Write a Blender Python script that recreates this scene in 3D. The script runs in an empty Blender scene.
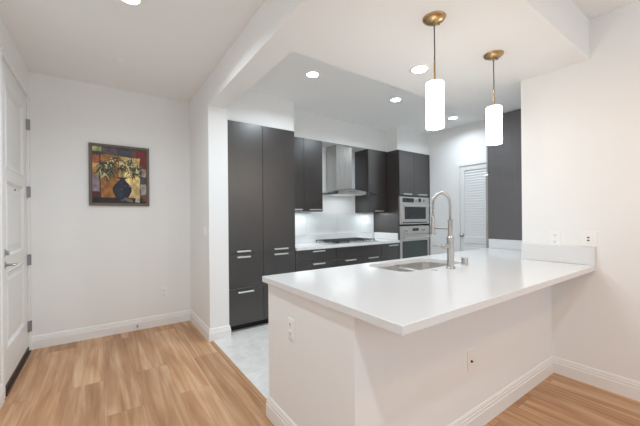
import bpy, bmesh, math, random
from mathutils import Vector, Matrix

random.seed(7)
S = bpy.context.scene
COL = S.collection
PI = math.pi

# ------------------------------------------------------------------ camera
TH, ROLL, CH = 0.611, -0.009, 1.2755
cam_d = bpy.data.cameras.new('camera')
cam_d.sensor_width = 36.0
cam_d.lens = 310.35 * 36.0 / 640.0
cam_d.shift_y = 4.56 / 640.0
cam_d.clip_start = 0.02
cam = bpy.data.objects.new('camera', cam_d)
COL.objects.link(cam)
fw = Vector((math.sin(TH), math.cos(TH), 0))
rt = Vector((math.cos(TH), -math.sin(TH), 0))
up = Vector((0, 0, 1))
r2 = rt * math.cos(ROLL) + up * math.sin(ROLL)
u2 = up * math.cos(ROLL) - rt * math.sin(ROLL)
m = Matrix((r2, u2, -fw)).transposed().to_4x4()
m.translation = Vector((0, 0, CH))
cam.matrix_world = m
S.camera = cam

# ------------------------------------------------------------------ world, exposure, large lights
S.view_settings.view_transform = 'Standard'
S.view_settings.look = 'None'
S.view_settings.gamma = 1
S.view_settings.use_curve_mapping = False
S.view_settings.exposure = 0.37
S.cycles.use_denoising = True
S.cycles.max_bounces = 14
S.cycles.diffuse_bounces = 8
S.cycles.sample_clamp_indirect = 6

W = bpy.data.worlds.new('daylight')
S.world = W
W.use_nodes = True
bg = W.node_tree.nodes['Background']
bg.inputs[0].default_value = (0.80, 0.91, 1.0, 1)
bg.inputs[1].default_value = 0.8


def area(name, loc, rot, sx, sy, power, col):
    d = bpy.data.lights.new(name, 'AREA')
    d.shape = 'RECTANGLE'
    d.size, d.size_y = sx, sy
    d.energy = power
    d.color = col
    o = bpy.data.objects.new(name, d)
    o.location = loc
    o.rotation_euler = rot
    COL.objects.link(o)
    return o


# cool fill light added behind the camera, near the open end
area('rear_fill', (1.2, -2.4, 1.5), (PI / 2, 0, 0), 3.4, 2.2, 6, (0.86, 0.93, 1.0))

# dining lamp hanging outside the frame, in front of the peninsula
area('dining_lamp', (2.0, -.45, 2.35), (math.radians(12), 0, 0), .20, .20, 6.5, (1.0, .62, .32))
# unseen fill added over the viewer to light the entry evenly
area('entry_fill', (.15, -.2, 2.72), (0, 0, 0), .12, .12, 13, (.84, .93, 1.0))

CAN_POWER, CAN_SOFFIT, CAN_ENTRY = 9.6, 2.8, 9.5
SHADE_EMIT = 8.2

# ------------------------------------------------------------------ materials


def lin(r, g, b):
    f = lambda c: (c / 255 / 12.92) if c / 255 <= .04045 else ((c / 255 + .055) / 1.055) ** 2.4
    return (f(r), f(g), f(b), 1)


def mat(name, col, rough=.5, metal=0.0, spec=.5, coat=0, emit=None, estr=0, trans=0, ior=1.45):
    m = bpy.data.materials.new(name)
    m.use_nodes = True
    b = m.node_tree.nodes['Principled BSDF']
    b.inputs['Base Color'].default_value = col
    b.inputs['Roughness'].default_value = rough
    b.inputs['Metallic'].default_value = metal
    b.inputs['Specular IOR Level'].default_value = spec
    b.inputs['Coat Weight'].default_value = coat
    b.inputs['Transmission Weight'].default_value = trans
    b.inputs['IOR'].default_value = ior
    if emit:
        b.inputs['Emission Color'].default_value = emit
        b.inputs['Emission Strength'].default_value = estr
    return m


def nodes(m):
    nt = m.node_tree
    return nt, nt.nodes, nt.links, nt.nodes['Principled BSDF']


def N(ns, t, **k):
    n = ns.new(t)
    for a, v in k.items():
        if a.startswith('i_'):
            n.inputs[a[2:].replace('_', ' ')].default_value = v
        else:
            setattr(n, a, v)
    return n


def mottled(name, col, rough, amt=.03, scale=6, bump=0.0, bscale=120, **k):
    """a plain surface with a slight uneven tone and fine surface relief"""
    m = mat(name, col, rough, **k)
    nt, ns, ln, b = nodes(m)
    tc = N(ns, 'ShaderNodeTexCoord')
    no = N(ns, 'ShaderNodeTexNoise')
    no.inputs['Scale'].default_value = scale
    no.inputs['Detail'].default_value = 4
    mr = N(ns, 'ShaderNodeMapRange')
    mr.inputs['To Min'].default_value = 1 - amt
    mr.inputs['To Max'].default_value = 1 + amt
    hs = N(ns, 'ShaderNodeHueSaturation')
    hs.inputs['Color'].default_value = col
    ln.new(tc.outputs['Object'], no.inputs['Vector'])
    ln.new(no.outputs['Fac'], mr.inputs['Value'])
    ln.new(mr.outputs['Result'], hs.inputs['Value'])
    ln.new(hs.outputs['Color'], b.inputs['Base Color'])
    if bump:
        n2 = N(ns, 'ShaderNodeTexNoise')
        n2.inputs['Scale'].default_value = bscale
        bp = N(ns, 'ShaderNodeBump')
        bp.inputs['Strength'].default_value = bump
        bp.inputs['Distance'].default_value = .002
        ln.new(tc.outputs['Object'], n2.inputs['Vector'])
        ln.new(n2.outputs['Fac'], bp.inputs['Height'])
        ln.new(bp.outputs['Normal'], b.inputs['Normal'])
    return m


def floor_wood():
    m = mat('oak_planks', lin(214, 178, 140), .42)
    nt, ns, ln, b = nodes(m)
    tc = N(ns, 'ShaderNodeTexCoord')
    sep = N(ns, 'ShaderNodeSeparateXYZ')
    com = N(ns, 'ShaderNodeCombineXYZ')
    ln.new(tc.outputs['Object'], sep.inputs[0])
    ln.new(sep.outputs['Y'], com.inputs['X'])
    ln.new(sep.outputs['X'], com.inputs['Y'])
    br = N(ns, 'ShaderNodeTexBrick', offset=.37, offset_frequency=2, squash=1.0)
    br.inputs['Color1'].default_value = (0, 0, 0, 1)
    br.inputs['Color2'].default_value = (1, 1, 1, 1)
    br.inputs['Mortar'].default_value = (.5, .5, .5, 1)
    br.inputs['Scale'].default_value = 1
    br.inputs['Mortar Size'].default_value = .0009
    br.inputs['Mortar Smooth'].default_value = .3
    br.inputs['Brick Width'].default_value = 1.5
    br.inputs['Row Height'].default_value = .225
    ln.new(com.outputs[0], br.inputs['Vector'])
    # grain, shifted per plank
    sc = N(ns, 'ShaderNodeVectorMath', operation='SCALE')
    sc.inputs['Scale'].default_value = 9.0
    ln.new(br.outputs['Color'], sc.inputs[0])
    ad = N(ns, 'ShaderNodeVectorMath', operation='ADD')
    ln.new(com.outputs[0], ad.inputs[0])
    ln.new(sc.outputs[0], ad.inputs[1])
    mp = N(ns, 'ShaderNodeMapping')
    mp.inputs['Scale'].default_value = (.9, 20, 1)
    ln.new(ad.outputs[0], mp.inputs['Vector'])
    g = N(ns, 'ShaderNodeTexNoise')
    g.inputs['Scale'].default_value = 1.0
    g.inputs['Detail'].default_value = 6
    g.inputs['Roughness'].default_value = .55
    g.inputs['Distortion'].default_value = .7
    ln.new(mp.outputs[0], g.inputs['Vector'])
    mp2 = N(ns, 'ShaderNodeMapping')
    mp2.inputs['Scale'].default_value = (.7, 4.2, 1)
    ln.new(ad.outputs[0], mp2.inputs['Vector'])
    g2 = N(ns, 'ShaderNodeTexNoise')
    g2.inputs['Scale'].default_value = 1.5
    g2.inputs['Detail'].default_value = 3
    g2.inputs['Distortion'].default_value = .8
    ln.new(mp2.outputs[0], g2.inputs['Vector'])
    cr = N(ns, 'ShaderNodeValToRGB')
    cr.color_ramp.elements[0].position = .30
    cr.color_ramp.elements[0].color = lin(146, 102, 70)
    cr.color_ramp.elements[1].position = .66
    cr.color_ramp.elements[1].color = lin(216, 180, 144)
    e = cr.color_ramp.elements.new(.47)
    e.color = lin(183, 137, 99)
    mx = N(ns, 'ShaderNodeMix', data_type='FLOAT')
    mx.inputs['Factor'].default_value = .40
    ln.new(g.outputs['Fac'], mx.inputs['A'])
    ln.new(g2.outputs['Fac'], mx.inputs['B'])
    ln.new(mx.outputs['Result'], cr.inputs['Fac'])
    bw = N(ns, 'ShaderNodeMapRange')
    bw.inputs['To Min'].default_value = .90
    bw.inputs['To Max'].default_value = 1.07
    ln.new(br.outputs['Color'], bw.inputs['Value'])
    hs = N(ns, 'ShaderNodeHueSaturation')
    ln.new(cr.outputs['Color'], hs.inputs['Color'])
    ln.new(bw.outputs['Result'], hs.inputs['Value'])
    seam = N(ns, 'ShaderNodeMix', data_type='RGBA')
    ln.new(br.outputs['Fac'], seam.inputs['Factor'])
    ln.new(hs.outputs['Color'], seam.inputs['A'])
    seam.inputs['B'].default_value = lin(138, 100, 72)
    ln.new(seam.outputs['Result'], b.inputs['Base Color'])
    return m


def floor_tile():
    m = mat('marble_tile', lin(226, 224, 220), .25)
    nt, ns, ln, b = nodes(m)
    tc = N(ns, 'ShaderNodeTexCoord')
    br = N(ns, 'ShaderNodeTexBrick', offset=.5)
    br.inputs['Color1'].default_value = (.96, .96, .96, 1)
    br.inputs['Color2'].default_value = (1, 1, 1, 1)
    br.inputs['Mortar'].default_value = (.80, .79, .77, 1)
    br.inputs['Scale'].default_value = 1
    br.inputs['Mortar Size'].default_value = .0025
    br.inputs['Brick Width'].default_value = .61
    br.inputs['Row Height'].default_value = .305
    no = N(ns, 'ShaderNodeTexNoise')
    no.inputs['Scale'].default_value = 7
    no.inputs['Detail'].default_value = 6
    no.inputs['Distortion'].default_value = 1.6
    cr = N(ns, 'ShaderNodeValToRGB')
    cr.color_ramp.elements[0].position = .3
    cr.color_ramp.elements[0].color = lin(214, 212, 208)
    cr.color_ramp.elements[1].position = .62
    cr.color_ramp.elements[1].color = lin(226, 224, 220)
    mu = N(ns, 'ShaderNodeMix', data_type='RGBA', blend_type='MULTIPLY')
    mu.inputs['Factor'].default_value = 1
    ln.new(tc.outputs['Object'], br.inputs['Vector'])
    ln.new(tc.outputs['Object'], no.inputs['Vector'])
    ln.new(no.outputs['Fac'], cr.inputs['Fac'])
    ln.new(cr.outputs['Color'], mu.inputs['A'])
    ln.new(br.outputs['Color'], mu.inputs['B'])
    ln.new(mu.outputs['Result'], b.inputs['Base Color'])
    return m


def dark_wood(name, c0, c1, rough):
    m = mat(name, c1, rough)
    nt, ns, ln, b = nodes(m)
    tc = N(ns, 'ShaderNodeTexCoord')
    mp = N(ns, 'ShaderNodeMapping')
    mp.inputs['Scale'].default_value = (110, 110, 2.6)
    no = N(ns, 'ShaderNodeTexNoise')
    no.inputs['Scale'].default_value = 1
    no.inputs['Detail'].default_value = 5
    no.inputs['Roughness'].default_value = .6
    cr = N(ns, 'ShaderNodeValToRGB')
    cr.color_ramp.elements[0].position = .33
    cr.color_ramp.elements[0].color = c0
    cr.color_ramp.elements[1].position = .66
    cr.color_ramp.elements[1].color = c1
    b.inputs['Specular IOR Level'].default_value = 1.0
    b.inputs['Coat Weight'].default_value = 1.0
    b.inputs['Coat Roughness'].default_value = .3
    bp = N(ns, 'ShaderNodeBump')
    bp.inputs['Strength'].default_value = .06
    bp.inputs['Distance'].default_value = .001
    ln.new(tc.outputs['Object'], mp.inputs['Vector'])
    ln.new(mp.outputs[0], no.inputs['Vector'])
    ln.new(no.outputs['Fac'], cr.inputs['Fac'])
    ln.new(cr.outputs['Color'], b.inputs['Base Color'])
    ln.new(no.outputs['Fac'], bp.inputs['Height'])
    ln.new(bp.outputs['Normal'], b.inputs['Normal'])
    return m


def brushed(name, col, rough, sc=(300, 300, 4)):
    m = mat(name, col, rough, metal=1)
    nt, ns, ln, b = nodes(m)
    tc = N(ns, 'ShaderNodeTexCoord')
    mp = N(ns, 'ShaderNodeMapping')
    mp.inputs['Scale'].default_value = sc
    no = N(ns, 'ShaderNodeTexNoise')
    no.inputs['Scale'].default_value = 1
    mr = N(ns, 'ShaderNodeMapRange')
    mr.inputs['To Min'].default_value = rough * .8
    mr.inputs['To Max'].default_value = rough * 1.25
    ln.new(tc.outputs['Object'], mp.inputs['Vector'])
    ln.new(mp.outputs[0], no.inputs['Vector'])
    ln.new(no.outputs['Fac'], mr.inputs['Value'])
    ln.new(mr.outputs['Result'], b.inputs['Roughness'])
    return m


M = dict(
    wall=mottled('wall_paint', lin(238, 238, 237), .75, .008, 2.5, .05, 160, spec=.3),
    ceil=mottled('ceiling_paint', lin(241, 241, 240), .85, .008, 2.0, .05, 120, spec=.2),
    trim=mottled('trim_enamel', lin(238, 237, 235), .4, .006),
    door=mottled('door_enamel', lin(232, 232, 231), .4, .006),
    wood=floor_wood(), tile=floor_tile(),
    strip=mottled('oak_transition', lin(176, 134, 98), .45, .12, 30),
    cab=dark_wood('espresso_laminate', lin(30, 22, 19), lin(42, 33, 29), .33),
    panel=dark_wood('espresso_laminate_lit', lin(82, 80, 83), lin(92, 90, 94), .33),  # cabinet wood lightened: light and sheen on the refrigerator panel put into its colour
    carc=mottled('cabinet_edge', lin(26, 24, 24), .6, .05, 20),
    quartz=mottled('white_quartz', lin(224, 224, 224), .16, .012, 60),
    glassw=mottled('white_backpainted_glass', lin(232, 236, 236), .14, .01, 3),
    steel=brushed('brushed_steel', (.62, .60, .58, 1), .28),
    sink=brushed('sink_steel', (.82, .80, .77, 1), .30, (8, 8, 200)),
    nickel=brushed('brushed_nickel', (.50, .485, .465, 1), .28, (60, 60, 300)),
    handle=brushed('satin_handle', (.80, .79, .77, 1), .32, (4, 300, 300)),
    chrome=brushed('satin_chrome', (.55, .55, .56, 1), .25, (200, 200, 200)),
    hinge=brushed('hinge_steel', (.33, .33, .34, 1), .35, (200, 200, 200)),
    brass=brushed('antique_brass', (.50, .34, .17, 1), .3, (90, 90, 90)),
    cord=mottled('grey_cord', lin(70, 66, 62), .6, .1, 200),
    black=mottled('black_enamel', lin(22, 22, 24), .3, .05, 40),
    iron=mottled('cast_iron', lin(58, 62, 64), .35, .15, 60),
    bglass=mottled('black_glass', lin(30, 33, 36), .08, .02, 10, coat=.4),
    ovglass=mottled('oven_glass', lin(56, 66, 64), .08, .03, 10, coat=.5),
    plate=mottled('white_plastic', lin(242, 241, 239), .35, .006, 60),
    platew=mottled('ivory_plastic', lin(240, 237, 233), .4, .006, 60),
    slot=mottled('dark_slot', lin(60, 58, 56), .5, .03, 60),
    bronze=mottled('dark_bronze', lin(60, 46, 38), .45, .1, 40),
    frame=mottled('grey_wood_frame', lin(104, 94, 84), .5, .15, 90),
    can=mat('lamp_lens', (1, 1, 1, 1), .5, emit=(1.0, .97, .92, 1), estr=14),
    shade=mat('opal_glass_lit', lin(245, 243, 240), .25, emit=(1.0, .92, .82, 1), estr=SHADE_EMIT),
    clear=mat('clear_glass', (.86, .93, .92, 1), .02, trans=1.0, ior=1.45),
    lens=mat('peephole_lens', lin(90, 88, 84), .1),
)

# ------------------------------------------------------------------ mesh helpers


class MB:
    def __init__(self):
        self.bm = bmesh.new()

    def box(self, x0, x1, y0, y1, z0, z1, bev=0.0, seg=1):
        bm = self.bm
        vs = [bm.verts.new(p) for p in ((x0, y0, z0), (x1, y0, z0), (x1, y1, z0), (x0, y1, z0),
                                        (x0, y0, z1), (x1, y0, z1), (x1, y1, z1), (x0, y1, z1))]
        fs = [bm.faces.new([vs[i] for i in q]) for q in
              ((3, 2, 1, 0), (4, 5, 6, 7), (0, 1, 5, 4), (1, 2, 6, 5), (2, 3, 7, 6), (3, 0, 4, 7))]
        if bev:
            es = list({e for f in fs for e in f.edges})
            bmesh.ops.bevel(bm, geom=es, offset=bev, segments=seg, affect='EDGES', profile=.5)
        return self

    def ring(self, c, ax1, ax2, r, n):
        return [self.bm.verts.new(c + ax1 * (r * math.cos(2 * PI * i / n)) + ax2 * (r * math.sin(2 * PI * i / n)))
                for i in range(n)]

    def skin(self, rings, cap=True):
        for a, b in zip(rings, rings[1:]):
            n = len(a)
            for i in range(n):
                j = (i + 1) % n
                self.bm.faces.new((a[i], a[j], b[j], b[i]))
        if cap:
            self.bm.faces.new(list(reversed(rings[0])))
            self.bm.faces.new(rings[-1])
        return self

    def tube(self, pts, r, n=12, cap=True):
        pts = [Vector(p) for p in pts]
        rs = r if isinstance(r, (list, tuple)) else [r] * len(pts)
        t0 = (pts[1] - pts[0]).normalized()
        a = t0.orthogonal().normalized()
        rings = []
        for i, p in enumerate(pts):
            t = (pts[min(i + 1, len(pts) - 1)] - pts[max(i - 1, 0)]).normalized()
            a = (a - t * a.dot(t))
            a = a.normalized() if a.length > 1e-6 else t.orthogonal().normalized()
            rings.append(self.ring(p, a, t.cross(a), rs[i], n))
        return self.skin(rings, cap)

    def cyl(self, p0, p1, r, n=20):
        return self.tube([p0, p1], r, n)

    def lathe(self, c, axis, prof, n=28, cap=True):
        """prof: list of (radius, distance along axis) from c"""
        c, t = Vector(c), Vector(axis).normalized()
        a = t.orthogonal().normalized()
        b = t.cross(a)
        return self.skin([self.ring(c + t * h, a, b, max(r, 1e-4), n) for r, h in prof], cap)

    def prism(self, poly, axis, lo, hi):
        """extrude a polygon given in the two other axes, in cyclic order"""
        def P(u, v, w):
            return {'x': (w, u, v), 'y': (u, w, v), 'z': (u, v, w)}[axis]
        A = [self.bm.verts.new(P(u, v, lo)) for u, v in poly]
        B = [self.bm.verts.new(P(u, v, hi)) for u, v in poly]
        return self.skin([A, B])

    def loops(self, ls, cap_first=False, cap_last=True):
        rings = [[self.bm.verts.new(p) for p in l] for l in ls]
        self.skin(rings, False)
        if cap_first:
            self.bm.faces.new(list(reversed(rings[0])))
        if cap_last:
            self.bm.faces.new(rings[-1])
        return self

    def build(self, name, material, parent=None, smooth=False, bevel=0.0):
        bm = self.bm
        bmesh.ops.recalc_face_normals(bm, faces=bm.faces[:])
        off = Vector((0, 0, 0))
        p = parent
        while p is not None:
            off += Vector(p.location)
            p = p.parent
        bmesh.ops.translate(bm, verts=bm.verts[:], vec=-off)
        me = bpy.data.meshes.new(name)
        bm.to_mesh(me)
        bm.free()
        me.materials.append(material)
        if smooth:
            for poly in me.polygons:
                poly.use_smooth = True
            try:
                me.set_sharp_from_angle(angle=math.radians(38))
            except Exception:
                pass
        o = bpy.data.objects.new(name, me)
        COL.objects.link(o)
        if parent:
            o.parent = parent
        if bevel:
            b = o.modifiers.new('bevel', 'BEVEL')
            b.width = bevel
            b.segments = 2
            b.limit_method = 'ANGLE'
        return o


def tag(o, label, cat, group=None):
    o['label'] = label
    o['category'] = cat
    if group:
        o['group'] = group
    return o


def thing(name, loc, label, cat, group=None):
    o = bpy.data.objects.new(name, None)
    o.empty_display_size = .1
    o.location = loc
    COL.objects.link(o)
    return tag(o, label, cat, group)


def struct(o, label=None, cat=None):
    o['kind'] = 'structure'
    if label:
        o['label'] = label
    if cat:
        o['category'] = cat
    return o


def copy_tree(o, parent=None):
    c = o.copy()
    COL.objects.link(c)
    if parent:
        c.parent = parent
    for ch in list(o.children):
        copy_tree(ch, c)
    return c


def B(*a, **k):
    return MB().box(*a, **k)


# ------------------------------------------------------------------ dimensions read off the room
XL, XS, XK, XR, XF = -.591, .905, 1.107, 3.005, 4.76      # entry wall, stub faces, right wall, far kitchen wall
YP, YS, YB, YE = 4.147, 3.30, 3.96, -2.6                  # picture wall, stub front, kitchen back wall, open end
ZC, ZS = 2.74, 2.45                                        # ceiling, dropped soffit
YD0, YD1 = .74, 1.90                                       # soffit depth
YW = 1.21                                                  # end of the right wall

# ------------------------------------------------------------------ room shell
fl = MB()
fl.box(-.75, .922, YE, 4.3, -.12, 0)
fl.box(.922, 3.2, YE, 1.4, -.12, 0)
struct(fl.build('floor', M['wood']), 'light oak plank floor of the entry and dining side', 'floor')
struct(B(.922, 4.9, 1.4, 4.1, -.12, 0).build('floor_kitchen', M['tile']), 'pale marbled tile floor of the kitchen', 'floor')
struct(B(.900, .934, 1.83, 3.285, 0.0, .004).build('trim_1', M['strip']), 'oak strip between the wood floor and the kitchen tile', 'trim')
struct(B(-.75, 4.9, YE, 4.3, ZC, ZC + .12).build('ceiling', M['ceil']), 'flat white ceiling', 'ceiling')
sf = MB()
sf.prism([(XS, YD0), (4.9, YD0), (4.9, YD1), (XK - .007, YD1), (XK - .007, YS), (XS, YS)], 'z', ZS, ZC)
struct(sf.build('ceiling_soffit', M['ceil']), 'dropped soffit and beam over the peninsula', 'ceiling')

struct(B(-.75, 1.2, YP, 4.3, 0, ZC).build('wall_entry', M['wall']), 'white entry wall carrying the painting', 'wall')
struct(B(XS, XK, YS, YP, 0, ZC).build('wall_stub', M['wall']), 'short white wall end beside the tall dark cabinets', 'wall')
wl = MB()
wl.box(-.75, XL, YE, 3.145, 0, ZC)
wl.box(-.75, XL, 3.145, YP, 2.49, ZC)
struct(wl.build('wall_left', M['wall']), 'white wall with the entry door', 'wall')
struct(B(XK, 4.9, YB, 4.1, 0, ZC).build('wall_back', M['wall']), 'white kitchen back wall behind the hood', 'wall')
wf = MB()
wf.box(XF, 4.9, 1.21, 2.09, 0, ZC)
wf.box(XF, 4.9, 2.83, YB, 0, ZC)
wf.box(XF, 4.9, 2.09, 2.83, 2.085, ZC)
struct(wf.build('wall_far', M['wall']), 'white kitchen side wall with the louvered door', 'wall')
wr = MB()
wr.box(XR, 4.9, YE, YD0, 0, ZC)
wr.box(XR, 4.9, YD0, YW, 0, ZS)
bmesh.ops.remove_doubles(wr.bm, verts=wr.bm.verts[:], dist=1e-5)
struct(wr.build('wall_right', M['wall']), 'white wall at the end of the peninsula counter', 'wall')
bk = MB()
bk.box(XK, 1.992, 3.40, YB, 2.37, ZC)
bk.box(1.992, 3.925, 3.645, YB, 2.378, ZC)
bk.box(3.925, XF, 3.40, YB, 2.37, ZC)
struct(bk.build('ceiling_bulkhead', M['wall']), 'white bulkhead above the dark cabinets', 'ceiling')
pw = MB()
pw.box(.87, 3.005, .997, 1.11, 0, .863)
pw.box(.87, .98, 1.11, 1.83, 0, .863)
pw.box(.98, 3.70, 1.80, 1.83, .10, .863)
struct(pw.build('wall_peninsula', M['wall']), 'white half wall carrying the peninsula counter', 'wall')


def baseboard(name, pts, label):
    prof = [(0, 0), (.016, 0), (.016, .082), (.0125, .088), (.0125, .102), (.009, .107), (.009, .117), (.004, .128), (0, .13)]
    P = [Vector((x, y, 0)) for x, y in pts]
    mb = MB()
    rings = []
    for i, p in enumerate(P):
        ns = []
        if i > 0:
            d = (P[i] - P[i - 1]).normalized()
            ns.append(Vector((d.y, -d.x, 0)))
        if i < len(P) - 1:
            d = (P[i + 1] - P[i]).normalized()
            ns.append(Vector((d.y, -d.x, 0)))
        if len(ns) == 2:
            s = ns[0] + ns[1]
            nv = s / (s.length_squared / 2)
        else:
            nv = ns[0]
        rings.append([mb.bm.verts.new(p + nv * a + Vector((0, 0, b))) for a, b in prof])
    mb.skin(rings, True)
    struct(mb.build(name, M['trim']), label, 'baseboard')


baseboard('baseboard_entry', [(-.585, YP), (XS, YP), (XS, YS), (XK, YS), (XK, 3.36)], 'white moulded baseboard under the painting and round the stub wall')
baseboard('baseboard_peninsula', [(.93, 1.83), (.87, 1.83), (.87, .997), (XR, .997), (XR, YE)], 'white moulded baseboard round the peninsula and along the right wall')
baseboard('baseboard_left', [(XL, YE), (XL, 3.07)], 'white moulded baseboard before the entry door')
baseboard('baseboard_far', [(XF, 3.38), (XF, 2.89)], 'white baseboard between the oven tower and louvered door')


# ------------------------------------------------------------------ entry door
def entry_door():
    root = thing('door_1', (XL, 3.6, 0), 'white three-panel entry door with silver lever', 'door')
    root['kind'] = 'structure'
    f = MB()
    f.box(-.70, -.583, 4.085, 4.145, 0, 2.49, .003)
    f.box(-.70, -.583, 3.085, 3.145, 0, 2.49, .003)
    f.box(-.70, -.583, 3.145, 4.085, 2.475, 2.53, .003)
    f.build('door_frame', M['trim'], root)
    s = MB()
    y0, y1, z0, z1 = 3.15, 4.08, .045, 2.472
    a, b = 3.275, 3.925
    rows = [(.30, .893), (.992, 1.59), (1.672, 2.335)]
    s.box(-.64, -.612, y0, y1, z0, z1)
    s.box(-.62, -.598, y0, a, z0, z1, .002)
    s.box(-.62, -.598, b, y1, z0, z1, .002)
    zs = [z0] + [q for r in rows for q in r] + [z1]
    for i in range(0, len(zs), 2):
        s.box(-.62, -.598, a, b, zs[i], zs[i + 1])
    for lo, hi in rows:     # bevelled moulding and raised field
        def rect(d, x):
            return [(x, a + d, lo + d), (x, b - d, lo + d), (x, b - d, hi - d), (x, a + d, hi - d)]
        s.loops([rect(0, -.599), rect(.008, -.593), rect(.018, -.597), rect(.03, -.610), rect(.06, -.610), rect(.085, -.603)])
    s.build('door_panel', M['door'], root)
    for z in (2.20, 1.55, .892, .25):
        h = MB()
        h.box(-.600, -.577, 4.055, 4.084, z - .05, z + .05, .002)
        h.cyl((-.577, 4.083, z - .052), (-.577, 4.083, z + .052), .007, 12)
        h.build('hinge', M['hinge'], root)
    hd = MB()
    hd.lathe((-.598, 3.205, .945), (1, 0, 0), [(.031, 0), (.031, .006), (.024, .011), (.011, .013), (.010, .05), (.012, .056), (.008, .062)])
    hd.tube([(-.548, 3.205, .945), (-.543, 3.24, .945), (-.545, 3.29, .943), (-.549, 3.315, .941)], [.010, .009, .008, .007], 12)
    hd.build('lever_handle', M['chrome'], root, True)
    db = MB()
    db.lathe((-.598, 3.205, 1.035), (1, 0, 0), [(.030, 0), (.030, .008), (.022, .014), (.012, .015), (.012, .020)])
    db.box(-.580, -.566, 3.199, 3.211, 1.017, 1.053, .003)
    db.build('deadbolt', M['chrome'], root, True)
    MB().lathe((-.602, 3.60, 1.53), (1, 0, 0), [(.009, 0), (.009, .004), (.006, .006)], 16).build('peephole', M['lens'], root, True)
    t = MB()
    t.box(-.66, -.575, 3.146, 4.082, 0, .014, .003)
    t.box(-.612, -.592, 3.15, 4.08, .014, .052, .002)
    t.build('threshold', M['bronze'], root)


entry_door()


def louver_door():
    root = thing('door_2', (XF, 2.46, 0), 'white louvered pantry door past the refrigerator', 'door')
    root['kind'] = 'structure'
    f = MB()
    for a, b in ((2.825, 2.885), (2.035, 2.095)):
        f.box(4.745, 4.80, a, b, 0, 2.085, .003)
    f.box(4.745, 4.80, 2.035, 2.885, 2.08, 2.142, .003)
    f.build('door_frame', M['trim'], root)
    s = MB()
    y0, y1 = 2.10, 2.82
    x0, x1 = 4.758, 4.792
    s.box(x0, x1, y0, y0 + .07, .01, 2.078, .002)
    s.box(x0, x1, y1 - .07, y1, .01, 2.078, .002)
    s.box(x0, x1, y0 + .07, y1 - .07, 2.005, 2.078, .002)
    s.box(x0, x1, y0 + .07, y1 - .07, .85, .945, .002)
    s.box(x0, x1, y0 + .07, y1 - .07, .01, .2, .002)
    s.build('door_panel', M['door'], root)
    lv = MB()
    for lo, hi in ((.2, .85), (.945, 2.005)):
        n = int((hi - lo) / .040)
        st = (hi - lo) / n
        for i in range(n):
            z = lo + st * i
            lv.prism([(x0 + .004, z + .003), (x0 + .009, z), (x1 - .004, z + st * 1.02), (x1 - .009, z + st * 1.12)], 'y', y0 + .066, y1 - .066)
    lv.build('louver_slats', M['door'], root)
    k = MB()
    k.lathe((x0, 2.783, .972), (-1, 0, 0), [(.030, 0), (.030, .005), (.012, .010), (.011, .03), (.026, .045), (.028, .058), (.018, .068)])
    k.build('knob', M['chrome'], root, True)


louver_door()

# ------------------------------------------------------------------ cabinets


def bar_handle(x0, x1, z, y, parent):
    h = MB()
    h.box(x0, x1, y - .034, y - .026, z - .009, z + .009, .002)
    for x in (x0 + .012, x1 - .012):
        h.box(x - .005, x + .005, y - .028, y + .002, z - .006, z + .006)
    return h.build('handle', M['handle'], parent)


G = .0018    # half reveal between fronts


def front(name, x0, x1, z0, z1, y, root, hx=None, hz=None):
    d = B(x0 + G, x1 - G, y, y + .02, z0 + G, z1 - G, bev=.0012).build(name, M['cab'], root)
    if hx:
        bar_handle(hx[0], hx[1], hz, y, d)
    return d


def carcass(x0, x1, y, z0, z1, root, toe=None, yback=None):
    yb = YB - .004 if yback is None else yback
    c = MB()
    c.box(x0 + .0005, x1 - .0005, y + .022, yb, z0, z1)
    o = c.build('carcass', M['carc'], root)
    if toe is not None:
        B(x0 + .0005, x1 - .0005, toe, toe + .02, 0, z0).build('toe_kick', M['carc'], root)
    return o


YF, YT = 3.388, 3.465
for i, (x0, x1, hx, hx3, lab) in enumerate((
        (1.112, 1.553, (1.225, 1.385), (1.235, 1.42), 'tall dark wood pantry cabinet right beside the white stub wall'),
        (1.553, 1.990, (1.685, 1.872), (1.685, 1.872), 'tall dark wood pantry cabinet beside the hanging wall cabinet'))):
    r = thing('pantry_cabinet', ((x0 + x1) / 2, 3.67, 0), lab, 'cabinet', 'tall pantry cabinets')
    carcass(x0, x1, YF, .075, 2.366, r, YT)
    front('door', x0, x1, .870, 2.366, YF, r, hx, .902)
    front('drawer', x0, x1, .484, .870, YF, r, hx, .838)
    front('drawer', x0, x1, .075, .484, YF, r, hx3, .443)

def base_cab(x0, x1, lab):
    r = thing('base_cabinet', ((x0 + x1) / 2, 3.67, 0), lab, 'cabinet', 'base cabinets under the range counter')
    carcass(x0, x1, YF, .10, .858, r, YT)
    return r


r = base_cab(1.992, 2.644, 'dark base cabinet of drawers next to the pantry cabinets')
front('drawer', 1.992, 2.644, .697, .856, YF, r, (2.242, 2.434), .832)
front('drawer', 1.992, 2.644, .40, .697, YF, r, (2.242, 2.434), .667)
front('drawer', 1.992, 2.644, .10, .40, YF, r, (2.242, 2.434), .37)
r = base_cab(2.644, 3.535, 'wide dark base cabinet directly under the gas cooktop')
front('false_front', 2.644, 3.535, .692, .856, YF, r)
front('door', 2.644, 3.09, .10, .692, YF, r, (2.785, 2.985), .668)
front('door', 3.09, 3.535, .10, .692, YF, r, (3.235, 3.435), .668)
r = base_cab(3.535, 3.925, 'narrow dark base cabinet beside the oven tower')
front('door', 3.535, 3.925, .10, .856, YF, r, (3.675, 3.885), .826)

YU = 3.632


def upper(x0, x1, z0, z1, lab, doors):
    r = thing('wall_cabinet', ((x0 + x1) / 2, 3.8, z0), lab, 'cabinet', 'wall cabinets beside the hood')
    B(x0, x1, YU + .022, YB - .004, z0, z1).build('carcass', M['cab'], r)
    for a, b, hx in doors:
        front('door', a, b, z0, z1, YU, r, hx, z0 + .027)


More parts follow.
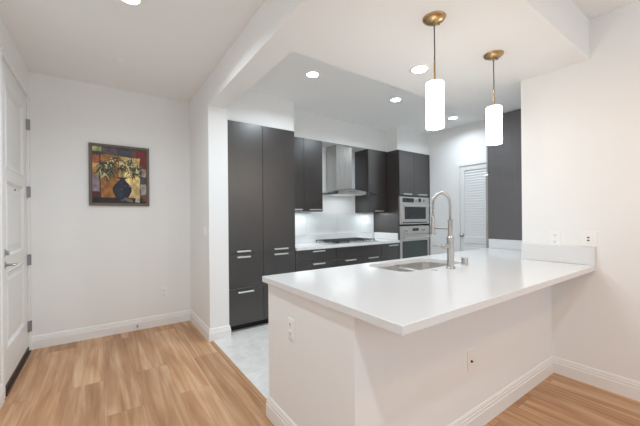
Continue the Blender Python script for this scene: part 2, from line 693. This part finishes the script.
def strip_light(x, y, z, sx, sy, power, col=(.90, .96, 1.0)):
    d = bpy.data.lights.new('strip_lamp_and_fill', 'AREA')
    d.shape = 'RECTANGLE'
    d.size, d.size_y = sx, sy
    d.energy = power
    d.color = col
    o = bpy.data.objects.new('strip_lamp_and_fill', d)
    o.location = (x, y, z)
    COL.objects.link(o)


strip_light(2.29, 3.80, 1.355, .50, .05, 1.1)      # under the wall cabinets
strip_light(3.70, 3.80, 1.343, .34, .05, .9)
strip_light(3.05, 3.72, 1.610, .50, .10, .9)      # unseen fill added under the hood to brighten the kitchen
upper(1.994, 2.594, 1.360, 2.374, 'dark two-door wall cabinet hanging between the pantry and the hood',
      ((1.994, 2.280, (2.06, 2.235)), (2.280, 2.594, (2.355, 2.553))))
upper(3.500, 3.922, 1.348, 2.374, 'dark single-door wall cabinet hanging between hood and oven tower',
      ((3.500, 3.922, (3.63, 3.815)),))

# oven tower
tw = thing('oven_cabinet', (4.34, 3.67, 0), 'tall dark cabinet holding the built-in microwave and oven', 'cabinet')
B(3.927, 3.953, YF, YB - .004, 0, 2.366).build('side_panel', M['cab'], tw)
B(4.727, 4.753, YF, YB - .004, 0, 2.366).build('side_panel', M['cab'], tw)
c = MB()
for z in (.10, .385, 1.128, 1.618, 2.348):
    c.box(3.953, 4.727, YF + .022, YB - .02, z, z + .018)
c.box(3.953, 4.727, YB - .02, YB - .006, .1, 2.366)
c.build('shelf', M['carc'], tw)
B(3.953, 4.727, YT, YT + .02, 0, .10).build('toe_kick', M['carc'], tw)
front('door', 3.929, 4.328, 1.622, 2.366, YF, tw, (4.035, 4.235), 1.650)
front('door', 4.328, 4.752, 1.622, 2.366, YF, tw, (4.41, 4.645), 1.650)
front('drawer', 3.955, 4.725, .10, .39, YF, tw, (4.24, 4.44), .36)


def steel_box(m, x0, x1, y0, y1, z0, z1):
    m.box(x0, x1, y0, y1, z0, z1, .003)


mw = thing('microwave', (4.34, 3.66, 1.147), 'stainless built-in microwave above the wall oven', 'microwave')
b = MB()
b.box(3.975, 4.705, 3.415, 3.86, 1.149, 1.61)
b.build('body', M['steel'], mw)
fr = MB()
fr.box(3.957, 4.723, 3.384, 3.412, 1.152, 1.610, .003)
fr.build('trim_frame', M['steel'], mw)
dr = MB()
dr.box(3.985, 4.695, 3.366, 3.384, 1.205, 1.490, .004)
d = dr.build('door', M['steel'], mw)
B(4.05, 4.605, 3.3635, 3.368, 1.235, 1.44, bev=.002).build('window', M['bglass'], d)
h = MB()
h.tube([(4.02, 3.335, 1.466), (4.66, 3.335, 1.466)], .009, 12)
for x in (4.05, 4.63):
    h.cyl((x, 3.335, 1.466), (x, 3.368, 1.466), .006, 10)
h.build('handle', M['handle'], d, True)
cp = MB()
cp.box(4.02, 4.31, 3.3805, 3.386, 1.515, 1.585, .002)
cp.box(4.43, 4.50, 3.3805, 3.386, 1.525, 1.585, .002)
cp.build('display', M['bglass'], mw)
for x in (4.37, 4.57):
    MB().lathe((x, 3.384, 1.552), (0, -1, 0), [(.021, 0), (.020, .016), (.016, .019)], 20).build('knob', M['chrome'], mw, True)
B(4.02, 4.66, 3.381, 3.386, 1.170, 1.186).build('vent', M['black'], mw)

ov = thing('wall_oven', (4.34, 3.66, .403), 'stainless wall oven with greenish glass door below the microwave', 'oven')
b = MB()
b.box(3.975, 4.705, 3.415, 3.90, .405, 1.12)
b.build('body', M['steel'], ov)
B(3.957, 4.723, 3.384, 3.415, .985, 1.122, bev=.003).build('control_panel', M['steel'], ov)
B(4.27, 4.43, 3.381, 3.386, 1.035, 1.082, bev=.002).build('display', M['bglass'], ov)
for x in (4.12, 4.57):
    MB().lathe((x, 3.384, 1.056), (0, -1, 0), [(.026, 0), (.024, .020), (.018, .024)], 20).build('knob', M['chrome'], ov, True)
d = B(3.957, 4.723, 3.384, 3.413, .406, .978, bev=.003).build('door', M['steel'], ov)
B(4.01, 4.67, 3.3815, 3.386, .47, .872, bev=.002).build('window', M['ovglass'], d)
h = MB()
h.tube([(4.0, 3.345, .925), (4.68, 3.345, .925)], .011, 12)
for x in (4.03, 4.65):
    h.cyl((x, 3.345, .925), (x, 3.386, .925), .007, 10)
h.build('handle', M['handle'], d, True)

# ------------------------------------------------------------------ range counter, splash
tag(B(1.992, 3.925, 3.362, YB - .003, .860, .900, bev=.002).build('range_countertop', M['quartz']),
    'white quartz countertop carrying the gas cooktop', 'countertop')
tag(B(1.994, 3.904, YB - .022, YB - .003, .901, 1.010, bev=.002).build('backsplash_strip', M['quartz']),
    'low white quartz strip along the wall behind the cooktop', 'backsplash')
gp = MB()
for a, b in ((1.996, 2.52), (2.523, 3.09), (3.093, 3.60), (3.603, 3.922)):
    gp.box(a, b, YB - .012, YB - .003, 1.012, 1.343, .001)
tag(gp.build('glass_backsplash', M['glassw']), 'glossy white glass backsplash under the wall cabinets', 'backsplash')
tag(B(3.907, 3.9265, 3.40, YB - .024, .901, 1.011, bev=.002).build('side_splash', M['quartz']),
    'short white quartz strip against the oven tower side', 'backsplash')


# ------------------------------------------------------------------ cooktop
def cooktop():
    r = thing('gas_cooktop', (3.03, 3.66, .900), 'stainless gas cooktop with black iron grates', 'cooktop')
    x0, x1, y0, y1 = 2.63, 3.53, 3.43, 3.92
    t = MB()
    t.box(x0, x1, y0, y1, .9005, .909, .004)
    t.build('tray', M['steel'], r)
    for bx, by, br in ((2.79, 3.55, .04), (2.79, 3.80, .05), (3.06, 3.70, .062), (3.33, 3.57, .045), (3.33, 3.80, .04)):
        MB().lathe((bx, by, .909), (0, 0, 1), [(br, 0), (br, .010), (br * .75, .012), (br * .75, .018), (br * .3, .020)], 24).build('burner', M['black'], r, True)
    for a, b in ((2.655, 2.925), (2.935, 3.195), (3.205, 3.475)):
        g = MB()
        z0, z1 = .928, .938
        ya, yb = 3.475, 3.90
        w = .0045
        for y in (ya, yb):
            g.box(a, b, y - w, y + w, z0, z1)
        for x in (a + w, b - w):
            g.box(x - w, x + w, ya, yb, z0, z1)
        c = (a + b) / 2
        for yy in (3.555, 3.68, 3.80):
            g.box(a, b, yy - w * .7, yy + w * .7, z0, z1 + .002)
        for xx in (c - .06, c, c + .06):
            g.box(xx - w * .7, xx + w * .7, ya, yb, z0, z1 + .002)
        for x in (a + w, b - w):
            for y in (ya, yb):
                g.box(x - w, x + w, y - w, y + w, .909, z0)
        g.build('grate', M['iron'], r)
    for i in range(5):
        x = 3.0 + .085 * i
        MB().lathe((x, 3.452, .909), (0, 0, 1), [(.016, 0), (.015, .018), (.012, .021)], 18).build('knob', M['chrome'], r, True)


cooktop()


# ------------------------------------------------------------------ hood
def hood():
    r = thing('range_hood', (3.05, 3.8, 1.61), 'stainless chimney hood with curved glass canopy over the cooktop', 'range hood')
    ch = MB()
    ch.box(2.900, 3.205, 3.695, YB - .004, 1.66, 2.374, .002)
    ch.build('chimney', M['steel'], r)
    cx, hw = 3.05, .47

    def arc(x):
        return 1.618 + .074 * (1 - ((x - cx) / hw) ** 2)
    n = 28
    xs = [cx - hw + 2 * hw * i / n for i in range(n + 1)]
    gl = MB()
    poly = [(x, arc(x) + .004) for x in xs] + [(x, arc(x) - .004) for x in reversed(xs)]
    gl.prism(poly, 'y', 3.46, YB - .02)
    gl.build('glass_canopy', M['clear'], r)
    bd = MB()
    xb = [cx - .27 + .54 * i / 20 for i in range(21)]
    bd.prism([(x, arc(x) - .006) for x in xb] + [(cx + .27, 1.622), (cx - .27, 1.622)], 'y', 3.50, YB - .006)
    bd.build('body', M['steel'], r)
    fl_ = MB()
    for a, b in ((cx - .25, cx - .01), (cx + .01, cx + .25)):
        fl_.box(a, b, 3.54, 3.90, 1.614, 1.622, .002)
    fl_.build('filter', M['handle'], r)
    bt = MB()
    for i in range(5):
        bt.cyl((cx - .06 + .03 * i, 3.497, 1.655), (cx - .06 + .03 * i, 3.501, 1.655), .007, 12)
    bt.build('control_buttons', M['black'], r)


hood()


# ------------------------------------------------------------------ refrigerator bay
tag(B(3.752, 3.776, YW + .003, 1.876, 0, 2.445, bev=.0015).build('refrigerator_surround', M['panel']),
    'tall dark wood slab standing on end at the far right of the counter', 'side panel')
rf = thing('refrigerator', (4.22, 1.55, 0), 'stainless refrigerator behind the tall dark side panel', 'refrigerator')
B(3.783, 4.665, YW + .02, 1.862, .03, 1.765).build('body', M['chrome'], rf)
B(3.80, 4.64, YW + .05, 1.82, 0, .03).build('base_grille', M['black'], rf)
for a, b, hx in ((3.783, 4.222, 4.17), (4.226, 4.665, 4.275)):
    d = B(a, b, 1.866, 1.918, .68, 1.775, bev=.006, seg=2).build('door', M['steel'], rf)
    h = MB()
    h.tube([(hx, 1.955, .85), (hx, 1.955, 1.55)], .011, 12)
    for z in (.88, 1.52):
        h.cyl((hx, 1.955, z), (hx, 1.915, z), .007, 10)
    h.build('handle', M['steel'], d, True)
d = B(3.783, 4.665, 1.866, 1.918, .05, .672, bev=.006, seg=2).build('drawer', M['steel'], rf)
h = MB()
h.tube([(3.90, 1.955, .60), (4.55, 1.955, .60)], .011, 12)
for x in (3.93, 4.52):
    h.cyl((x, 1.955, .60), (x, 1.915, .60), .007, 10)
h.build('handle', M['steel'], d, True)
oc = thing('overhead_cabinet', (4.22, 1.55, 1.80), 'dark cabinet above the refrigerator behind the side panel', 'cabinet')
B(3.780, 4.70, YW + .005, 1.855, 1.80, 2.44).build('carcass', M['carc'], oc)
for a, b, hx in ((3.780, 4.24, (4.02, 4.20)), (4.24, 4.70, (4.28, 4.46))):
    d = B(a + G, b - G, 1.858, 1.905, 1.802, 2.438, bev=.0012).build('door', M['steel'], oc)
    h = MB()
    h.box(hx[0], hx[1], 1.93, 1.938, 1.82, 1.838, .002)
    for x in (hx[0] + .012, hx[1] - .012):
        h.box(x - .005, x + .005, 1.90, 1.932, 1.823, 1.835)
    h.build('handle', M['handle'], d)


# ------------------------------------------------------------------ peninsula counter, sink, faucet
def rrect(x0, x1, y0, y1, r, z, n=7):
    out = []
    for cx, cy, a0 in ((x1 - r, y1 - r, 0), (x0 + r, y1 - r, PI / 2), (x0 + r, y0 + r, PI), (x1 - r, y0 + r, 1.5 * PI)):
        for i in range(n + 1):
            a = a0 + PI / 2 * i / n
            out.append((cx + r * math.cos(a), cy + r * math.sin(a), z))
    return out


SX0, SX1, SY0, SY1 = 1.665, 2.42, 1.385, 1.785


def counter():
    bm = bmesh.new()
    outer = [(.842, .714), (XR - .002, .714), (XR - .002, YW + .003), (3.748, YW + .003), (3.748, 1.863), (.842, 1.863)]
    hole = [p[:2] for p in rrect(SX0, SX1, SY0, SY1, .085, 0)]
    es = []
    for loop in (outer, hole):
        vs = [bm.verts.new((x, y, .864)) for x, y in loop]
        es += [bm.edges.new((vs[i], vs[(i + 1) % len(vs)])) for i in range(len(vs))]
    bmesh.ops.triangle_fill(bm, edges=es, use_beauty=True, use_dissolve=False)
    fs = bm.faces[:]
    ex = bmesh.ops.extrude_face_region(bm, geom=fs)
    bmesh.ops.translate(bm, verts=[v for v in ex['geom'] if isinstance(v, bmesh.types.BMVert)], vec=(0, 0, .036))
    mb = MB()
    mb.bm = bm
    tag(mb.build('peninsula_countertop', M['quartz'], None, False, .0025), 'long white quartz peninsula countertop with the sink cut in', 'countertop')


counter()
tag(B(XR - .022, XR - .002, .716, YW, .901, 1.036, bev=.002).build('backsplash_strip', M['quartz']),
    'low white quartz strip on the wall under the two outlets', 'backsplash')
tag(B(3.730, 3.750, YW + .006, 1.861, .901, 1.006, bev=.002).build('backsplash_strip', M['quartz']),
    'low white quartz strip at the foot of the tall dark side panel', 'backsplash')


def sink():
    r = thing('kitchen_sink', ((SX0 + SX1) / 2, (SY0 + SY1) / 2, .863), 'double bowl stainless sink set into the white peninsula counter', 'sink')
    for x0, x1 in ((SX0 - .008, 2.012), (2.028, SX1 + .008)):
        y0, y1, ra = SY0 - .008, SY1 + .008, .07
        L = [rrect(x0 + .006, x1 - .006, y0 + .006, y1 - .006, ra - .004, .672), rrect(x0, x1, y0, y1, ra, .69),
             rrect(x0, x1, y0, y1, ra, .8625),
             rrect(x0 + .003, x1 - .003, y0 + .003, y1 - .003, ra - .003, .8625),
             rrect(x0 + .004, x1 - .004, y0 + .004, y1 - .004, ra - .004, .715),
             rrect(x0 + .012, x1 - .012, y0 + .012, y1 - .012, ra - .010, .690),
             rrect(x0 + .035, x1 - .035, y0 + .035, y1 - .035, ra - .028, .682)]
        b = MB().loops(L, True, True).build('bowl', M['sink'], r, True)
        cx, cy = (x0 + x1) / 2, (y0 + y1) / 2
        MB().lathe((cx, cy, .682), (0, 0, 1), [(.045, 0), (.045, .003), (.036, .004), (.03, .001), (.006, .002)], 24).build('drain', M['chrome'], b, True)
    B(2.006, 2.034, SY0 + .03, SY1 - .03, .846, .857, bev=.003).build('divider', M['sink'], r)


sink()


def faucet():
    x, y = 2.062, 1.30
    r = thing('kitchen_faucet', (x, y, .900), 'tall brushed nickel spring faucet standing at the sink', 'faucet')
    b = MB()
    b.lathe((x, y, .9003), (0, 0, 1), [(.032, 0), (.032, .006), (.0245, .012), (.0235, .20), (.0255, .205), (.0255, .225), (.017, .232), (.0155, .33), (.018, .335), (.018, .350), (.010, .353)], 28)
    b.build('body', M['nickel'], r, True)
    ex, ey = 2.108, 1.475          # spray head
    d = Vector((ex - x, ey - y, 0))
    L = d.length
    d.normalize()
    pts = [Vector((x, y, 1.24))]
    pts.append(Vector((x, y, 1.30)))
    n = 26
    zc = 1.355
    for i in range(n + 1):
        a = PI - PI * i / n
        pts.append(Vector((x, y, zc)) + d * (L / 2 + L / 2 * math.cos(a)) + Vector((0, 0, .098 * math.sin(a))))
    pts.append(Vector((ex, ey, 1.27)))
    # resample finely and give the radius a coil ripple
    fine, rad = [], []
    acc = 0
    for p, q in zip(pts, pts[1:]):
        k = max(2, int((q - p).length / .0016))
        for i in range(k):
            fine.append(p.lerp(q, i / k))
            acc += (q - p).length / k
            rad.append(.0095 + .0040 * math.sin(acc / .0165 * 2 * PI))
    MB().tube(fine, rad, 12).build('spring_hose', M['nickel'], r, True)
    s = MB()
    s.lathe((ex, ey, 1.275), (0, 0, -1), [(.011, 0), (.0135, .006), (.0135, .018), (.011, .021), (.0145, .028), (.0155, .095), (.018, .105), (.0225, .128), (.0225, .136), (.018, .140)], 22)
    s.build('spray_head', M['nickel'], r, True)
    a = MB()
    a.tube([(x, y, 1.185), (x + d.x * (L - .018), y + d.y * (L - .018), 1.185)], .006, 10)
    a.lathe((ex, ey, 1.178), (0, 0, 1), [(.0195, 0), (.0195, .014)], 20)
    a.build('docking_arm', M['nickel'], r, True)
    v = MB()
    v.lathe((x - .018, y, 1.062), (-1, 0, 0.02), [(.018, 0), (.018, .042), (.0165, .048), (.0165, .075), (.010, .079)], 20)
    v.tube([(x - .09, y, 1.063), (x - .13, y + .006, 1.066), (x - .185, y + .012, 1.072)], [.0055, .005, .0048], 10)
    v.build('lever', M['nickel'], r, True)


faucet()
sd = MB()
sd.lathe((2.285, 1.322, .9003), (0, 0, 1), [(.027, 0), (.027, .004), (.0245, .007), (.0245, .052), (.022, .057), (.004, .058)], 26)
tag(sd.build('air_gap_cap', M['nickel'], None, True), 'short nickel cylinder cap standing beside the faucet', 'air gap')
hc = MB()
hc.lathe((1.895, 1.315, .9003), (0, 0, 1), [(.020, 0), (.020, .004), (.012, .007), (.003, .0075)], 24)
tag(hc.build('hole_cover', M['nickel'], None, True), 'small flat nickel disc on the counter before the sink', 'hole cover')


# ------------------------------------------------------------------ lamps
def pendant():
    r = thing('pendant_lamp', (0, 0, ZS), '', 'pendant lamp', 'pendant lamps over the peninsula')
    c = MB()
    c.lathe((0, 0, ZS), (0, 0, -1), [(.066, 0), (.066, .004), (.060, .012), (.045, .022), (.022, .029), (.008, .031), (.007, .045)], 36)
    c.lathe((.030, -.012, ZS - .024), (0, 0, -1), [(.006, 0), (.006, .010), (.003, .013)], 12)
    c.build('canopy', M['brass'], r, True)
    MB().tube([(0, 0, ZS - .04), (.002, .001, ZS - .12), (.003, 0, ZS - .20), (0, 0, ZS - .262)], .0035, 10).build('cord', M['cord'], r, True)
    MB().lathe((0, 0, ZS - .255), (0, 0, -1), [(.004, 0), (.0055, .004), (.0055, .118), (.03, .122), (.03, .128)], 16).build('stem', M['brass'], r, True)
    z1, z0 = 2.066, 1.800
    s = MB()
    s.lathe((0, 0, z0), (0, 0, 1), [(.002, .012), (.046, .012), (.048, .0), (.0515, .0), (.0515, z1 - z0 - .004), (.048, z1 - z0), (.002, z1 - z0)], 40)
    s.build('lamp_shade', M['shade'], r, True)
    return r


p1 = pendant()
p1.location = (1.616, 1.111, ZS)
p2 = copy_tree(p1)
p2.location = (2.337, 1.119, ZS)
p1['label'] = 'lit white cylinder pendant lamp hanging in front of the oven tower'
p2['label'] = 'lit white cylinder pendant lamp hanging in front of the tall side panel'


def can_light(x, y, z, power, label, src=None):
    if src is None:
        r = thing('recessed_light', (0, 0, z), label, 'ceiling light', 'recessed ceiling lights')
        t = MB()
        t.loops([[(a * math.cos(2 * PI * i / 40), a * math.sin(2 * PI * i / 40), z - h) for i in range(40)]
                 for a, h in ((.080, 0), (.080, .003), (.074, .006), (.060, .005), (.058, .001), (.058, .0))], False, False)
        t.build('trim_ring', M['plate'], r, True)
        MB().lathe((0, 0, z), (0, 0, -1), [(.057, .0005), (.057, .0025), (.03, .004), (.002, .0045)], 36).build('lens', M['can'], r, True)
    else:
        r = copy_tree(src)
        r['label'] = label
    r.location = (x, y, z)
    d = bpy.data.lights.new('can_lamp', 'AREA')
    d.shape = 'DISK'
    d.size = .11
    d.energy = power
    d.color = (.79, .91, 1.0)
    d.spread = math.radians(155)
    o = bpy.data.objects.new('can_lamp', d)
    o.location = (0, 0, -.009)
    o.parent = r
    COL.objects.link(o)
    return r


spots = [(1.77, 2.635, ZC, CAN_POWER, 'round recessed light in the kitchen ceiling nearest the pantry cabinets'),
         (3.01, 2.625, ZC, CAN_POWER, 'round recessed light in the middle of the kitchen ceiling'),
         (4.28, 2.640, ZC, CAN_POWER * .62, 'round recessed light in the kitchen ceiling nearest the louvered door'),
         (2.075, 1.562, ZS, CAN_SOFFIT, 'round recessed light in the dropped soffit beside the pendants'),
         (.155, 2.395, ZC, CAN_ENTRY, 'round recessed light in the entry ceiling at the photo\'s top edge')]
roots = []
for i, (x, y, z, pw_, lab) in enumerate(spots):
    if i == 0:
        proto = can_light(0, 0, z, pw_, lab)
        lamp0 = [ch for ch in proto.children if ch.type == 'LIGHT'][0]
        proto.location = (x, y, z)
    else:
        c = proto.copy()
        COL.objects.link(c)
        c.location = (x, y, z)
        c['label'] = lab
        for ch in proto.children:
            k = ch.copy()
            COL.objects.link(k)
            k.parent = c
            if k.type == 'LIGHT':
                k.data = ch.data.copy()
                k.data.energy = pw_

sp = MB().lathe((.128, 3.39, ZC), (0, 0, -1), [(.036, 0), (.036, .004), (.030, .008), (.004, .009)], 28)
tag(sp.build('sprinkler_cover', M['plate'], None, True), 'small round white cover plate on the entry ceiling', 'sprinkler cover')


# ------------------------------------------------------------------ outlets and switches
def plate(name, label, cat, pos, normal, w=.072, h=.116, style='outlet', pm='plate'):
    """built facing -y at the origin, then turned to the wall it sits on"""
    r = thing(name, pos, label, cat)
    pieces = []

    def part(nm, mb, mt):
        o = mb.build(nm, M[mt], None)
        o.parent = r
        return o
    part('cover_plate', B(-w / 2, w / 2, -.006, 0, -h / 2, h / 2, bev=.002), pm)
    if style == 'outlet':
        for z in (.026, -.026):
            o = part('socket', B(-.017, .017, -.008, -.0055, z - .016, z + .016, bev=.002), pm)
            s = MB()
            s.box(-.0075, -.0050, -.0086, -.0078, z - .003, z + .008)
            s.box(.0050, .0075, -.0086, -.0078, z - .003, z + .006)
            s.lathe((0, -.0078, z - .009), (0, -1, 0), [(.0028, 0), (.0028, .0008)], 10)
            q = s.build('slots', M['slot'], None)
            q.parent = o
    elif style == 'rocker':
        part('rocker', B(-.017, .017, -.010, -.0055, -.034, .034, bev=.003), pm)
    elif style == 'usb':
        o = part('insert', B(-.030, .030, -.008, -.0055, -.036, .036, bev=.002), pm)
        s = MB()
        for z in (.011, -.011):
            s.box(-.007, .007, -.0088, -.0078, z - .005, z + .005)
        q = s.build('slots', M['slot'], None)
        q.parent = o
    elif style == 'jack':
        o = part('jack', MB().lathe((0, -.0055, -.005), (0, -1, 0), [(.008, 0), (.008, .003), (.0048, .0032), (.0048, .009), (.002, .0092)], 16), 'slot')
    ang = {'-y': 0, '-x': -PI / 2, '+x': PI / 2}[normal]
    r.rotation_euler = (0, 0, ang)
    return r


plate('wall_outlet', 'white outlet plate on the right wall just above the counter strip', 'outlet', (XR, .968, 1.090), '-x', style='outlet', w=.075)
plate('wall_outlet', 'white plate with two dark ports above the counter\'s front end', 'outlet', (XR, .757, 1.096), '-x', w=.10, h=.116, style='usb')
plate('wall_outlet', 'white outlet plate on the short end of the peninsula', 'outlet', (.87, 1.535, .648), '-x', style='outlet')
plate('wall_outlet', 'plate with one small dark jack under the counter overhang', 'outlet', (1.775, .997, .425), '-y', style='jack', pm='platew')
plate('light_switch', 'white rocker switch plate on the stub wall side', 'switch', (XS, 3.465, 1.132), '-x', style='rocker')
plate('wall_outlet', 'white outlet plate low on the wall below the painting', 'outlet', (.60, YP, .392), '-y', style='outlet')

ds = MB()
ds.lathe((.316, YP - .016, .055), (0, -1, 0), [(.013, 0), (.013, .004), (.006, .007), (.006, .045), (.010, .047), (.010, .058)], 16)
tag(ds.build('door_stop', M['chrome'], None, True), 'small metal door stop on the baseboard below the painting', 'door stop')


# ------------------------------------------------------------------ painting
def painting():
    x0, x1, z0, z1 = -.118, .450, 1.428, 2.100
    r = thing('framed_painting', ((x0 + x1) / 2, YP - .002, z0), 'framed still life painting of a dark vase with leafy stems', 'painting')
    w = .030
    f = MB()
    y0, y1 = YP - .032, YP - .002

    def rc(d, y):
        return [(x0 + d, y, z0 + d), (x1 - d, y, z0 + d), (x1 - d, y, z1 - d), (x0 + d, y, z1 - d)]
    f.loops([rc(0, y1), rc(0, y0 + .004), rc(.004, y0), rc(w - .006, y0 + .003), rc(w, y0 + .010), rc(w, y1)], False, False)
    f.build('frame', M['frame'], r)
    # the picture itself: brushwork computed per point of a fine canvas grid
    nx, nz = 130, 154
    rng = random.Random(3)

    def vnoise(seed):
        g = [[random.Random(seed * 991 + i * 57 + j).random() for j in range(40)] for i in range(40)]

        def f_(u, v, s):
            a, b = u * s, v * s
            i, j = int(a), int(b)
            fu, fv = a - i, b - j
            q = lambda p, k: g[p % 40][k % 40]
            return (q(i, j) * (1 - fu) + q(i + 1, j) * fu) * (1 - fv) + (q(i, j + 1) * (1 - fu) + q(i + 1, j + 1) * fu) * fv
        return f_
    n1, n2 = vnoise(1), vnoise(2)
    img = [[(38, 32, 30)] * (nx + 1) for _ in range(nz + 1)]

    def rect(u0, u1, v0, v1, c, var=.25):
        for j in range(nz + 1):
            for i in range(nx + 1):
                u, v = i / nx, j / nz
                wob = .02 * (n1(u, v, 14) - .5)
                if u0 + wob <= u < u1 + wob and v0 + wob <= v < v1 + wob:
                    k = 1 + var * (n2(u, v, 17) - .5) * 2 + .18 * (n1(u * 2, v * .7, 20) - .5)
                    img[j][i] = tuple(max(0, min(255, q * k)) for q in c)
    for a in ((0, 1, 0, .16, (78, 66, 70)), (.15, .45, .02, .12, (92, 78, 86)), (.45, .75, .01, .14, (62, 66, 76)),
              (0, .16, 0, .085, (168, 172, 118)), (.78, 1, .03, .36, (122, 42, 36)), (.70, .80, .05, .2, (110, 70, 56)),
              (0, .13, .16, .30, (150, 84, 58)), (0, .13, .30, .52, (178, 142, 86)), (0, .13, .52, .80, (138, 124, 132)),
              (0, .13, .80, .9, (96, 44, 36)), (.15, .52, .14, .90, (160, 108, 46)), (.16, .30, .55, .88, (156, 100, 48)),
              (.48, .87, .16, .90, (218, 184, 112)), (.55, .86, .45, .88, (230, 200, 134)),
              (.88, 1, .36, .50, (150, 138, 122)), (.88, 1, .50, .64, (66, 66, 76)), (.88, 1, .64, .84, (166, 156, 148)),
              (.88, 1, .84, .96, (112, 74, 48)), (.15, .9, .90, 1, (46, 36, 34)), (.62, .72, .92, .97, (150, 132, 110)), (.78, .86, .90, .98, (186, 178, 168)),
              (.0, .12, .92, .99, (30, 26, 26))):
        rect(*a)

    def dab(u, v, rad, c, ax=1.0):
        R = int(rad * nz) + 2
        ci, cj = int(u * nx), int(v * nz)
        for j in range(cj - R, cj + R + 1):
            for i in range(ci - R, ci + R + 1):
                if 0 <= i <= nx and 0 <= j <= nz and ((i / nx - u) / ax) ** 2 + (j / nz - v) ** 2 < rad * rad:
                    img[j][i] = c
    greens = [(36, 44, 30), (52, 62, 40), (88, 100, 58), (40, 48, 52), (120, 126, 78), (206, 198, 150), (60, 50, 34)]
    for (cu, cv, sp_, cnt) in ((.20, .32, .17, 46), (.14, .42, .12, 26), (.32, .40, .16, 40), (.46, .20, .13, 16), (.62, .30, .18, 44), (.80, .34, .15, 40), (.70, .20, .11, 14), (.88, .42, .07, 8), (.36, .28, .12, 20), (.24, .50, .10, 22), (.76, .46, .10, 18), (.5, .36, .12, 18)):
        for q in range(cnt):
            a = rng.random() * 2 * PI
            ln_ = sp_ * (.45 + .6 * rng.random())
            c = greens[rng.choice((0, 0, 0, 1, 1, 1, 2, 3, 3, 4, 5, 6))]
            for s in range(26):
                t = s / 25
                dab(cu + math.cos(a) * ln_ * t, cv + math.sin(a) * ln_ * t * .8 + .05 * t * t, .0105 * (1 - .6 * t), c)
    for (cu, cv) in ((.28, .32), (.62, .28), (.80, .33), (.72, .22), (.40, .24)):
        for q in range(7):
            dab(cu + rng.uniform(-.08, .08), cv + rng.uniform(-.06, .06), .011, (216, 206, 160))
    for k in range(9):
        u1, v1 = .3 + .06 * k, .38 + .03 * abs(k - 4)
        for s in range(40):
            t = s / 39
            dab(.53 + (u1 - .53) * t, .56 + (v1 - .56) * t, .006, (64, 70, 40))
    for j in range(nz + 1):
        for i in range(nx + 1):
            u, v = i / nx, j / nz
            hit = None
            if .53 <= v <= .95:
                if v < .57:
                    w_ = .105 - .06 * (v - .53) / .04
                elif v < .62:
                    w_ = .045 + .05 * (v - .57) / .05
                elif v < .75:
                    w_ = .095 + .085 * math.sin((v - .62) / .13 * PI / 2)
                else:
                    w_ = .18 - .11 * ((v - .75) / .20) ** 1.6
                if abs(u - .535) < w_:
                    k = (u - .535) / w_
                    sh = .6 + .5 * max(0, 1 - ((k + .25) / .5) ** 2) * n2(u, v, 13)
                    hit = tuple(q * sh for q in (52, 56, 76))
                    if n1(u, v, 19) > .8:
                        hit = (92, 98, 118)
            if hit:
                img[j][i] = hit
    cv_ = MB()
    bm = cv_.bm
    X0, X1, Z0, Z1, Y = x0 + w - .002, x1 - w + .002, z0 + w - .002, z1 - w + .002, YP - .016
    grid = [[bm.verts.new((X0 + (X1 - X0) * i / nx, Y, Z1 - (Z1 - Z0) * j / nz)) for i in range(nx + 1)] for j in range(nz + 1)]
    for j in range(nz):
        for i in range(nx):
            bm.faces.new((grid[j][i], grid[j + 1][i], grid[j + 1][i + 1], grid[j][i + 1]))
    pm = mat('oil_paint', (1, 1, 1, 1), .45)
    nt, ns, ln, b = nodes(pm)
    at = N(ns, 'ShaderNodeAttribute', attribute_name='paint')
    ln.new(at.outputs['Color'], b.inputs['Base Color'])
    o = cv_.build('canvas', pm, r)
    ca = o.data.color_attributes.new('paint', 'FLOAT_COLOR', 'POINT')
    flat = [c for row in img for c in row]
    for i, c in enumerate(flat):
        ca.data[i].color = lin(*c)
    bd = B(x0 + .006, x1 - .006, YP - .0145, YP - .003, z0 + .006, z1 - .006)
    bd.build('backing_board', M['carc'], r)


painting()
